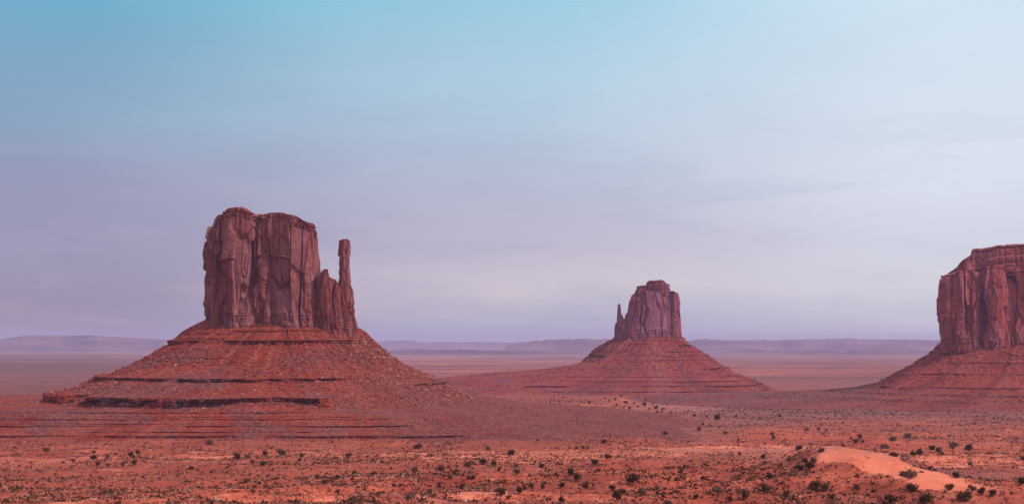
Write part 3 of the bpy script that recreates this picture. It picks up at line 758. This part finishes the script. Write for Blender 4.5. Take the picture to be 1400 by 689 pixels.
mesa('distant_mesa', [-330, -120, 0, 14, 24, 31, 60, 124, 140, 170, 200, 232, 300, 330], [470, 466, 464.3, 462, 461, 459.3, 458.8, 458.6, 460, 461, 463, 465, 469, 474], 24000, 1800, -0.1, 900, rough=6)
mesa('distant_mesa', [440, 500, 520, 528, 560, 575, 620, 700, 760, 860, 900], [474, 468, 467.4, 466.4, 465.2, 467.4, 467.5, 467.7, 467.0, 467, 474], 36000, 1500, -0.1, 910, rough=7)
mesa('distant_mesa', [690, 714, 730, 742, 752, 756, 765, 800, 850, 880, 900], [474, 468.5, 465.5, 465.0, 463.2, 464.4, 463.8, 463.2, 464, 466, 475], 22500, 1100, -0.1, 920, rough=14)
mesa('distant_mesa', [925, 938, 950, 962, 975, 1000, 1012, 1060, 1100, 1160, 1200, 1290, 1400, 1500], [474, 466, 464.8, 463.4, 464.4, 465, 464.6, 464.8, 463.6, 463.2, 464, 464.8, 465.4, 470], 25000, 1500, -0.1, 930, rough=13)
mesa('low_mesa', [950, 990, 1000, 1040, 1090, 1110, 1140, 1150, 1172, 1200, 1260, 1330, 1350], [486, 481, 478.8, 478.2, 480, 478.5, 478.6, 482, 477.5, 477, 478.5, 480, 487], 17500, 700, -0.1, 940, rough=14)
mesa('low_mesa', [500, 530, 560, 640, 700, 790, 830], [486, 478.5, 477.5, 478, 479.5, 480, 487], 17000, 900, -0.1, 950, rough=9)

# ------------------------------------------------------------------ haze
hz = mesh_obj('haze', [(sx * 46000, sy * 46000, zz) for zz in (-45.0, 345.0) for sy in (-1, 1) for sx in (-1, 1)],
              np.array([[0, 2, 3, 1], [4, 5, 7, 6], [0, 1, 5, 4], [2, 6, 7, 3], [0, 4, 6, 2], [1, 3, 7, 5]]), bpy.data.materials.new('haze_air'), smooth=False)
hm = hz.data.materials[0]; hm.use_nodes = True
t = NT(hm.node_tree)
ho = t.n('ShaderNodeOutputMaterial'); hv = t.n('ShaderNodeVolumePrincipled')
hv.inputs['Color'].default_value = HAZE_COLOR
hv.inputs['Density'].default_value = HAZE_DENSITY
hv.inputs['Anisotropy'].default_value = 0.0
t.l(hv.outputs[0], ho.inputs['Volume'])
struct(hz, 'stuff')

# ------------------------------------------------------------------ scattered leaf clumps (vectorised)
def tufts(P, R, Hh, K, tone, leaf=0.5, seed=1):
    """K small leaf faces in a dome at each of the points P"""
    g = np.random.default_rng(seed)
    n = len(P)
    th = g.uniform(0, 2 * np.pi, (n, K)); cz = g.uniform(0.05, 1, (n, K)); rr = g.uniform(0.35, 1.0, (n, K)) ** 0.6
    s = np.sqrt(1 - cz ** 2)
    c = np.stack([s * np.cos(th) * R[:, None] * rr, s * np.sin(th) * R[:, None] * rr, cz * Hh[:, None] * rr], -1) + P[:, None, :]
    tri = g.normal(0, 1, (n, K, 3, 3)) * (leaf * R)[:, None, None, None] * 0.6
    V = (c[:, :, None, :] + tri).reshape(-1, 3)
    T = np.clip(np.repeat(tone[:, None], K, 1) + g.uniform(-0.12, 0.12, (n, K)), 0, 1)
    return V, np.arange(n * K * 3).reshape(-1, 3), np.repeat(T.ravel(), 3)

def build_scrub():
    g = np.random.default_rng(5)
    n = 380000
    u = g.random(n)
    d = 430 * (3000 / 430.0) ** (u ** 0.95)
    b = np.radians(g.uniform(-25, 25, n))
    x = d * np.sin(b); y = d * np.cos(b)
    dens = 0.55 + 0.8 * fbm(x / 90, y / 80, 1.1, 3, 61) + 0.35 * vn(x / 14, y / 14, 0, 62)
    mk = masks(x, y)
    dens = dens - 0.55 * sst(mk[:, 0], 0.55, 0.95)
    keep = g.random(n) < np.clip(dens, 0.02, 1)
    kd, ka, ks = knoll(x, y); hw = 15 + ks * (13 * np.exp(-((ka - 0.62) / 0.3) ** 2) - 4.0) - 5 * ka ** 3
    keep &= (kd + 4 * vn(x / 15, y / 15, 0, 53) > hw + 1) | (g.random(n) < 0.03)
    x, y, d = x[keep], y[keep], d[keep]
    P = np.stack([x, y, G(x, y) - 0.05], -1)
    R = np.minimum(g.lognormal(-0.95, 0.58, len(P)), 1.35) * (0.72 + 0.28 * d / 800)
    H = R * g.uniform(0.7, 1.1, len(P))
    tone = np.clip(np.where(g.random(len(P)) < 0.26, g.normal(0.88, 0.12, len(P)), g.normal(0.24, 0.18, len(P))) + 0.2 * fbm(x / 120, y / 120, 7.7, 2, 63), 0, 1)
    V, F, T = tufts(P, R, H, 7, tone, 0.75, 3)
    o = mesh_obj('low_scrub', V, F, M_SCRUB, smooth=False, attrs={'tone': T})
    o['label'] = 'low dry scrub and sagebrush dotting the orange sand and flats'
    return struct(o, 'stuff')
build_scrub()

# ------------------------------------------------------------------ shrubs and small trees
def crown_mesh(seed, w=1.0, hgt=0.85, clumps=9, leaves=800, spread=0.62, base=0.12):
    g = np.random.default_rng(seed)
    cc = []
    for i in range(clumps):
        a = g.uniform(0, 6.28); r = spread * 0.5 * w * math.sqrt(g.random())
        cc.append((r * math.cos(a), r * math.sin(a), base + hgt * g.uniform(0.28, 0.78), g.uniform(0.16, 0.27) * w))
    V = []; T = []
    for i in range(leaves):
        cx, cy, cz, cr = cc[i % clumps]
        v = g.normal(0, 1, 3); v /= np.linalg.norm(v)
        p = np.array([cx, cy, cz]) + v * cr * g.uniform(0.45, 1.05) * np.array([1, 1, 0.9])
        p[2] = max(p[2], 0.03)
        q = g.normal(0, 1, (4, 3)) * 0.048 * w
        V += [p + q[0], p + q[1], p + q[2]]
        T += [np.clip(0.5 + 0.35 * (i % clumps) / clumps + g.uniform(-0.3, 0.2), 0, 1)] * 3
    return np.array(V), np.arange(len(V)).reshape(-1, 3), np.array(T)

def trunk_mesh(seed, hgt=0.5):
    g = np.random.default_rng(seed)
    V = []; F = []
    def limb(a, b, r0, r1, k=6):
        a, b = np.array(a, float), np.array(b, float); d = (b - a) / np.linalg.norm(b - a)
        u = np.cross(d, [0.3, 0.8, 0.1]); u /= np.linalg.norm(u); v = np.cross(d, u); o = len(V)
        for q, r in ((0, r0), (0.5, (r0 + r1) / 2), (1, r1)):
            c = a + (b - a) * q + (u * g.uniform(-0.02, 0.02) if q == 0.5 else 0)
            for i in range(k):
                V.append(c + r * (u * math.cos(i * 6.2832 / k) + v * math.sin(i * 6.2832 / k)))
        for j in range(2):
            for i in range(k):
                F.append((o + j * k + i, o + j * k + (i + 1) % k, o + (j + 1) * k + (i + 1) % k, o + (j + 1) * k + i))
    limb((0, 0, -0.08), (g.uniform(-.03, .03), g.uniform(-.03, .03), 0.24), 0.045, 0.032)
    for i in range(4):
        a = i * 1.57 + g.uniform(-.4, .4)
        limb((0, 0, 0.18), (0.26 * math.cos(a), 0.26 * math.sin(a), hgt + g.uniform(-.08, .08)), 0.028, 0.012)
    return np.array(V), np.array(F)

M_JUN = tuft_material('juniper_leaves', [(0.0, (0.022, 0.011, 0.008)), (0.5, (0.052, 0.027, 0.016)), (1.0, (0.10, 0.052, 0.028))])
M_GREY = tuft_material('greyish_leaves', [(0.0, (0.070, 0.034, 0.028)), (0.5, (0.15, 0.076, 0.062)), (1.0, (0.25, 0.132, 0.11))])
M_BROWN = tuft_material('brownish_leaves', [(0.0, (0.042, 0.018, 0.012)), (0.5, (0.10, 0.044, 0.026)), (1.0, (0.19, 0.088, 0.052))])
M_BARK = plain_material('bark', (0.06, 0.04, 0.03), (0.12, 0.08, 0.06), 3.0)
SHAPES = {'round': dict(w=1.0, hgt=0.86, clumps=11, spread=0.55, base=0.05), 'wide': dict(w=1.0, hgt=0.62, clumps=12, spread=0.78, base=0.0),
          'open': dict(w=1.0, hgt=0.85, clumps=11, spread=0.66, base=0.05, leaves=620), 'low': dict(w=1.0, hgt=0.34, clumps=12, spread=0.8, base=-0.04)}
PROTO = {}
def proto(shape, tone, var):
    key = (shape, tone, var)
    if key not in PROTO:
        sd = hash(shape) % 1 + {'round': 10, 'wide': 20, 'open': 30, 'low': 40}[shape] + {'dark': 0, 'grey': 100, 'brown': 200}[tone] + var
        V, F, T = crown_mesh(sd, **SHAPES[shape])
        mt = {'dark': M_JUN, 'grey': M_GREY, 'brown': M_BROWN}[tone]
        me = mesh_obj('crown', V, F, mt, smooth=False, attrs={'tone': T})
        tv, tf = trunk_mesh(sd + 5)
        tr = mesh_obj('trunk', tv, tf, M_BARK, smooth=True)
        cm, tm = me.data, tr.data
        bpy.data.objects.remove(me); bpy.data.objects.remove(tr)
        PROTO[key] = (cm, tm)
    return PROTO[key]

# picture column, row of the middle, width in picture pixels, tone (d dark, g grey, b brown), shape (r round, w wide, o open, l low)
SHRUBS = """63 615 8 g w;128 627 9 d w;134 635 7 d r;100 630 7 b w;87 632 5 b w;147 625 7 g r;158 621 5 g r;179 622 9 d r;188 619 7 d r;183 625 5 d r;167 636 7 g r;184 633 7 d r;128 618 6 b w
324 625 11 d r;339 624 8 g w;345 631 6 b w;362 621 9 d r;360 634 9 d w;385 620 12 b w;410 629 6 d r;413 623 7 b w;461 653 6 d r;338 658 9 g w;444 660 9 b w;286 605 10 g w;262 640 7 b w;434 651 6 b w;372 612 5 b w
571 610 10 b w;485 648 7 d r;482 654 4 d r;511 648 8 b w;566 645 11 b o;602 643 11 b o;617 642 4 d r;623 644 6 b r;639 637 10 b o;660 632 10 d w;674 635 10 b r;683 642 7 b r;615 654 7 b o;640 654 6 d r;646 653 7 b r;633 665 7 b r;684 673 14 b w;477 623 9 b w;588 673 7 b o;561 679 14 g w;510 629 4 d r;667 615 6 b r;586 636 5 b r
698 621 11 d r;706 638 7 g r;706 645 9 b w;740 637 8 d w;710 673 10 d r;716 667 7 b r;741 666 8 b r;780 647 10 d r;788 654 11 d r;768 665 9 d r;768 684 11 d r;802 665 13 b r;814 632 10 d w;831 626 9 b r;826 604 8 d w;865 657 18 d o;838 668 11 d o;843 679 14 d r;851 673 10 d o;876 674 13 g o;858 586 4 d r;910 593 7 b w;788 613 5 d r;797 612 5 d r;726 664 8 b w
956 587 6 b r;992 592 6 b w;1056 593 6 b w;1057 599 7 g r;1010 602 4 d r;1092 613 11 d w;1122 616 9 b w;1043 626 8 b r;1100 630 8 b r;1112 630 9 b w;1094 640 10 d w;1107 638 12 d w;1105 645 8 b l;932 645 9 b r;961 654 7 d r;1052 652 10 d r;1045 670 14 b r;1114 666 16 b w;1129 668 14 b w;981 674 13 g o;952 680 8 d r;998 683 8 d r;1017 680 13 b r;1075 677 10 b r;1137 682 11 b r;1103 587 6 g w;1119 587 5 d r;1130 589 5 d r;913 688 11 g w
1176 598 8 b r;1163 599 4 d r;1170 604 8 b w;1179 604 5 b r;1220 601 9 b w;1241 596 10 g w;1274 613 9 d w;1258 620 12 d r;1248 621 8 d r;1284 617 9 b r;1288 621 6 b r;1303 613 13 g o;1325 614 11 d r;1221 622 11 b l;1210 611 10 g w;1233 627 4 b l;1242 649 20 g l;1260 645 6 g l;1308 650 12 d w;1396 660 12 d r;1246 668 15 d w;1298 667 12 b w;1329 669 11 b o;1342 673 13 b r;1357 675 10 d r;1318 680 18 b w;1216 683 16 d w;1266 684 18 b w;1171 667 9 b r;1399 627 8 b w;1341 654 6 g w;1327 635 8 g w
981 572 9 d r;949 569 5 d w;966 570 4 d r;961 580 4 d r;1066 569 5 d r;1006 570 4 d w;1019 567 3 d r"""
spec = []
for tok in SHRUBS.replace('\n', ';').split(';'):
    a = tok.split(); spec.append((float(a[0]), float(a[1]), float(a[2]), a[3], a[4]))

TONE = {'d': 'dark', 'g': 'grey', 'b': 'brown'}
SHP = {'r': 'round', 'w': 'wide', 'o': 'open', 'l': 'low'}
def zone(px, py):
    if py < 603: return ('along the far edge of the scrub', 'flats')
    if px < 235: return ('on sand at far left under the broad butte', 'strip')
    if px < 440 and py < 648: return ('on the sand strip below the broad butte', 'strip')
    if px < 470: return ('in the bottom left scrub', 'bottom')
    if px < 700 and py < 659: return ('on scrubby slope right of broad butte', 'slope')
    if px < 760 and py >= 659: return ('near the bottom, left of centre', 'bottom')
    if px < 905: return ('on the bushy rise in middle foreground', 'rise')
    if px < 1146: return ('in sandy hollow left of the bare knoll', 'hollow')
    if py < 632: return ('behind the bare sand knoll', 'knoll')
    return ('in front of the bare sand knoll', 'knoll')
ORD = ['first', 'second', 'third', 'fourth', 'fifth', 'sixth', 'seventh', 'eighth', 'ninth', 'tenth', 'eleventh', 'twelfth', 'thirteenth', 'fourteenth', 'fifteenth']
def look(s):
    return {'d': 'dark', 'g': 'pale grey', 'b': 'brownish'}[s[3]] + ' ' + {'r': 'rounded', 'w': 'spreading', 'o': 'open branched', 'l': 'low flat'}[s[4]]
classes = {}
for i, s in enumerate(spec):
    classes.setdefault((zone(s[0], s[1])[0], look(s)), []).append(i)
LAB = {}
for (zn, lk), ids in classes.items():
    ids.sort(key=lambda i: spec[i][0])
    for q, i in enumerate(ids):
        if len(ids) == 1: LAB[i] = f'{lk} shrub, the only one {zn}'
        else: LAB[i] = f'{lk} shrub, {ORD[q]} from left {zn}'

def place_shrub(x, y, z, wm, tone, shape, label, group, var, parts=True):
    cm, tm = proto(shape, tone, var)
    root = thing('desert_shrub', label, 'shrub', (x, y, z), group)
    root.scale = (wm, wm, wm * random.uniform(0.92, 1.08)); root.rotation_euler = (0, 0, random.uniform(0, 6.28))
    c = bpy.data.objects.new('crown', cm); COL.objects.link(c); c.parent = root
    if parts:
        tr = bpy.data.objects.new('trunk', tm); COL.objects.link(tr); tr.parent = root
    return root

for i, (px, py, wpx, tn, shp) in enumerate(spec):
    hgt = SHAPES[SHP[shp]]['hgt']
    x, y, z = ray_ground(px, py + wpx * 0.38 * hgt)
    wm = wpx * y / FPX * 1.18
    place_shrub(x, y, z - 0.1, wm, TONE[tn], SHP[shp], LAB[i], 'shrubs dotted over the foreground sand', i % 3, wpx >= 7)

# tiny dark trees on the flats between the buttes
FAR = [(861, 557, 6), (881, 553, 7), (897, 557, 7), (907, 558, 5), (905, 562, 4), (898, 563, 4), (855, 549, 6), (841, 546, 5), (843, 554, 4), (833, 547, 4), (806, 551, 5), (801, 569, 3), (925, 558, 3),
       (963, 542, 3), (883, 546, 4), (873, 555, 4), (888, 559, 4), (867, 551, 4), (892, 552, 3), (852, 558, 3), (912, 553, 3), (941, 561, 3)]
g_ = random.Random(3)
for q in range(46):
    FAR.append((g_.uniform(740, 1130), g_.choice([g_.uniform(538, 546), g_.uniform(540, 562)]), g_.uniform(2.0, 3.4)))
for q, (px, py, wpx) in enumerate(FAR):
    x, y, z = ray_ground(px, py + wpx * 0.35)
    clus = q < 22 and 825 < px < 930
    place_shrub(x, y, z - 0.2, wpx * y / FPX * 1.05, 'dark', 'round' if q % 3 else 'wide',
                'tiny dark juniper in the cluster on pale flats before the distant mitten butte' if clus else 'tiny dark juniper dot scattered on the flats between the three buttes',
                'junipers clustered on the pale flats' if clus else 'junipers scattered over the flats', q % 3, False)

# ------------------------------------------------------------------ fallen rock
def rock_shape(seed):
    g = np.random.default_rng(seed)
    p = (1 + 5 ** 0.5) / 2
    V = np.array([(-1, p, 0), (1, p, 0), (-1, -p, 0), (1, -p, 0), (0, -1, p), (0, 1, p), (0, -1, -p), (0, 1, -p), (p, 0, -1), (p, 0, 1), (-p, 0, -1), (-p, 0, 1)]) / 1.9
    F = np.array([(0, 11, 5), (0, 5, 1), (0, 1, 7), (0, 7, 10), (0, 10, 11), (1, 5, 9), (5, 11, 4), (11, 10, 2), (10, 7, 6), (7, 1, 8), (3, 9, 4), (3, 4, 2), (3, 2, 6), (3, 6, 8), (3, 8, 9), (4, 9, 5), (2, 4, 11), (6, 2, 10), (8, 6, 7), (9, 8, 1)])
    V = V * (1 + g.uniform(-0.32, 0.25, (12, 1))) * np.array([1, g.uniform(0.65, 1), g.uniform(0.5, 0.85)])
    return V, F

def scatter_rocks(name, TV, RK, n, smin, smax, zlo, zhi, clump, seed, nbig, label, group, dens):
    g = np.random.default_rng(seed)
    m, nn, _ = TV.shape
    rows = g.integers(1, m - 1, n * 14); cols = g.integers(0, nn, n * 14)
    P = TV[rows, cols]; rk = RK[rows, cols]
    front = P[:, 1] < TV[:, :, 1].mean() + 60
    ns = fbm(P[:, 0] / clump, P[:, 1] / clump, P[:, 2] / clump, 3, seed)
    col = 700 + P[:, 0] / P[:, 1] * FPX
    pr = sst(ns, -0.25, 0.35) * dens(col, P[:, 2]) * (rk < 0.3) * front * (P[:, 2] > zlo) * (P[:, 2] < zhi)
    ok = np.nonzero(g.random(len(P)) < pr)[0][:n]
    P = P[ok]; k = len(P)
    s = smin * (1 - g.random(k)) ** (-0.45); s = np.minimum(s, smax)
    order = np.argsort(-s); P = P[order]; s = s[order]
    P[:, 2] += 0.05 * s
    shapes = [rock_shape(seed * 10 + i) for i in range(8)]
    # the rest as rubble
    V = []; F = []; T = []; o = 0
    which = g.integers(0, 8, k); ang = g.uniform(0, 6.28, k); tone = np.clip(g.normal(0.46, 0.25, k), 0, 1)
    for w_ in range(8):
        ids = np.nonzero((which == w_) & (np.arange(k) >= nbig))[0]
        if not len(ids): continue
        sv, sf = shapes[w_]
        ca, sa = np.cos(ang[ids])[:, None], np.sin(ang[ids])[:, None]
        x = (sv[:, 0] * ca - sv[:, 1] * sa) * s[ids][:, None]; y = (sv[:, 0] * sa + sv[:, 1] * ca) * s[ids][:, None]; z = sv[:, 2] * s[ids][:, None]
        V.append((np.stack([x, y, z], -1) + P[ids][:, None, :]).reshape(-1, 3))
        F.append((sf[None] + (np.arange(len(ids)) * 12)[:, None, None] + o).reshape(-1, 3)); o += len(ids) * 12
        T.append(np.repeat(tone[ids], 12))
    rb = mesh_obj('rubble', np.concatenate(V), np.concatenate(F), M_ROCK, smooth=False, attrs={'tone': np.concatenate(T)})
    rb['label'] = label.replace('boulder', 'rubble'); struct(rb, 'stuff')
    meshes = []
    for i in range(8):
        sv, sf = shapes[i]
        ob = mesh_obj('boulder', sv, sf, M_ROCK, smooth=False, attrs={'tone': np.full(12, [0.35, 0.5, 0.6, 0.75, 0.45, 0.85, 0.3, 0.65][i])})
        meshes.append(ob.data); bpy.data.objects.remove(ob)
    for i in range(min(nbig, k)):
        b = bpy.data.objects.new('boulder', meshes[which[i]]); COL.objects.link(b)
        b.location = P[i]; b.scale = (s[i],) * 3; b.rotation_euler = (g.uniform(-.3, .3), g.uniform(-.3, .3), ang[i])
        b['label'] = label; b['category'] = 'boulder'; b['group'] = group

scatter_rocks('w', TVW, RKW, 26000, 0.38, 2.6, 46, 132, 40, 31, 140, 'angular boulder strewn among rubble on the broad butte slope', 'boulders on the broad butte slope',
              lambda c, z: 0.25 + 0.75 * np.maximum((1 - sst(z, 70, 120)), sst(c, 430, 520)))
scatter_rocks('e', TVE, RKE, 5000, 0.7, 3.0, 40, 135, 80, 32, 40, 'angular boulder strewn among rubble on the distant mitten butte slope', 'boulders on the distant butte slope', lambda c, z: 0.5 + 0 * c)
scatter_rocks('m', TVM, RKM, 9000, 0.55, 3.4, 16, 112, 55, 33, 80, 'angular boulder strewn among rubble on the right hand butte slope', 'boulders on the right butte slope', lambda c, z: 0.35 + 0.5 * (1 - sst(z, 40, 80)))

def build_slope_scrub():
    """the same low scrub where it grows on the feet of the buttes"""
    g = np.random.default_rng(15)
    Ps = []; Rs = []
    for TV, zlo, zhi, n, rmed in ((TVW, 12, 40, 9000, 0.42), (TVM, 0, 34, 16000, 0.62), (TVE, -2, 32, 5000, 0.8)):
        m, nn, _ = TV.shape
        r = g.integers(0, m - 1, n * 12); c = g.integers(0, nn, n * 12); P = TV[r, c]
        G_ = G(P[:, 0], P[:, 1])
        ok = (P[:, 2] > zlo) & (P[:, 2] < zhi) & (P[:, 2] > G_ - 0.2) & (P[:, 1] < TV[:, :, 1].mean() + 100)
        ok &= g.random(len(P)) < np.clip(0.55 + 0.9 * fbm(P[:, 0] / 90, P[:, 1] / 90, 0.5, 3, 66), 0.05, 1) * (1 - 0.7 * sst(P[:, 2], zlo + 0.4 * (zhi - zlo), zhi))
        P = P[ok][:n]; Ps.append(P); Rs.append(np.minimum(rmed * g.lognormal(0, 0.45, len(P)), 3 * rmed))
    P = np.concatenate(Ps); R = np.concatenate(Rs)
    tone = np.clip(np.where(g.random(len(P)) < 0.2, g.normal(0.85, 0.1, len(P)), g.normal(0.32, 0.2, len(P))), 0, 1)
    V, F, T = tufts(P, R, R * 0.9, 7, tone, 0.75, 4)
    o = mesh_obj('slope_scrub', V, F, M_SCRUB, smooth=False, attrs={'tone': T})
    o['label'] = 'low scrub speckling the stony feet of the buttes'
    return struct(o, 'stuff')
build_slope_scrub()
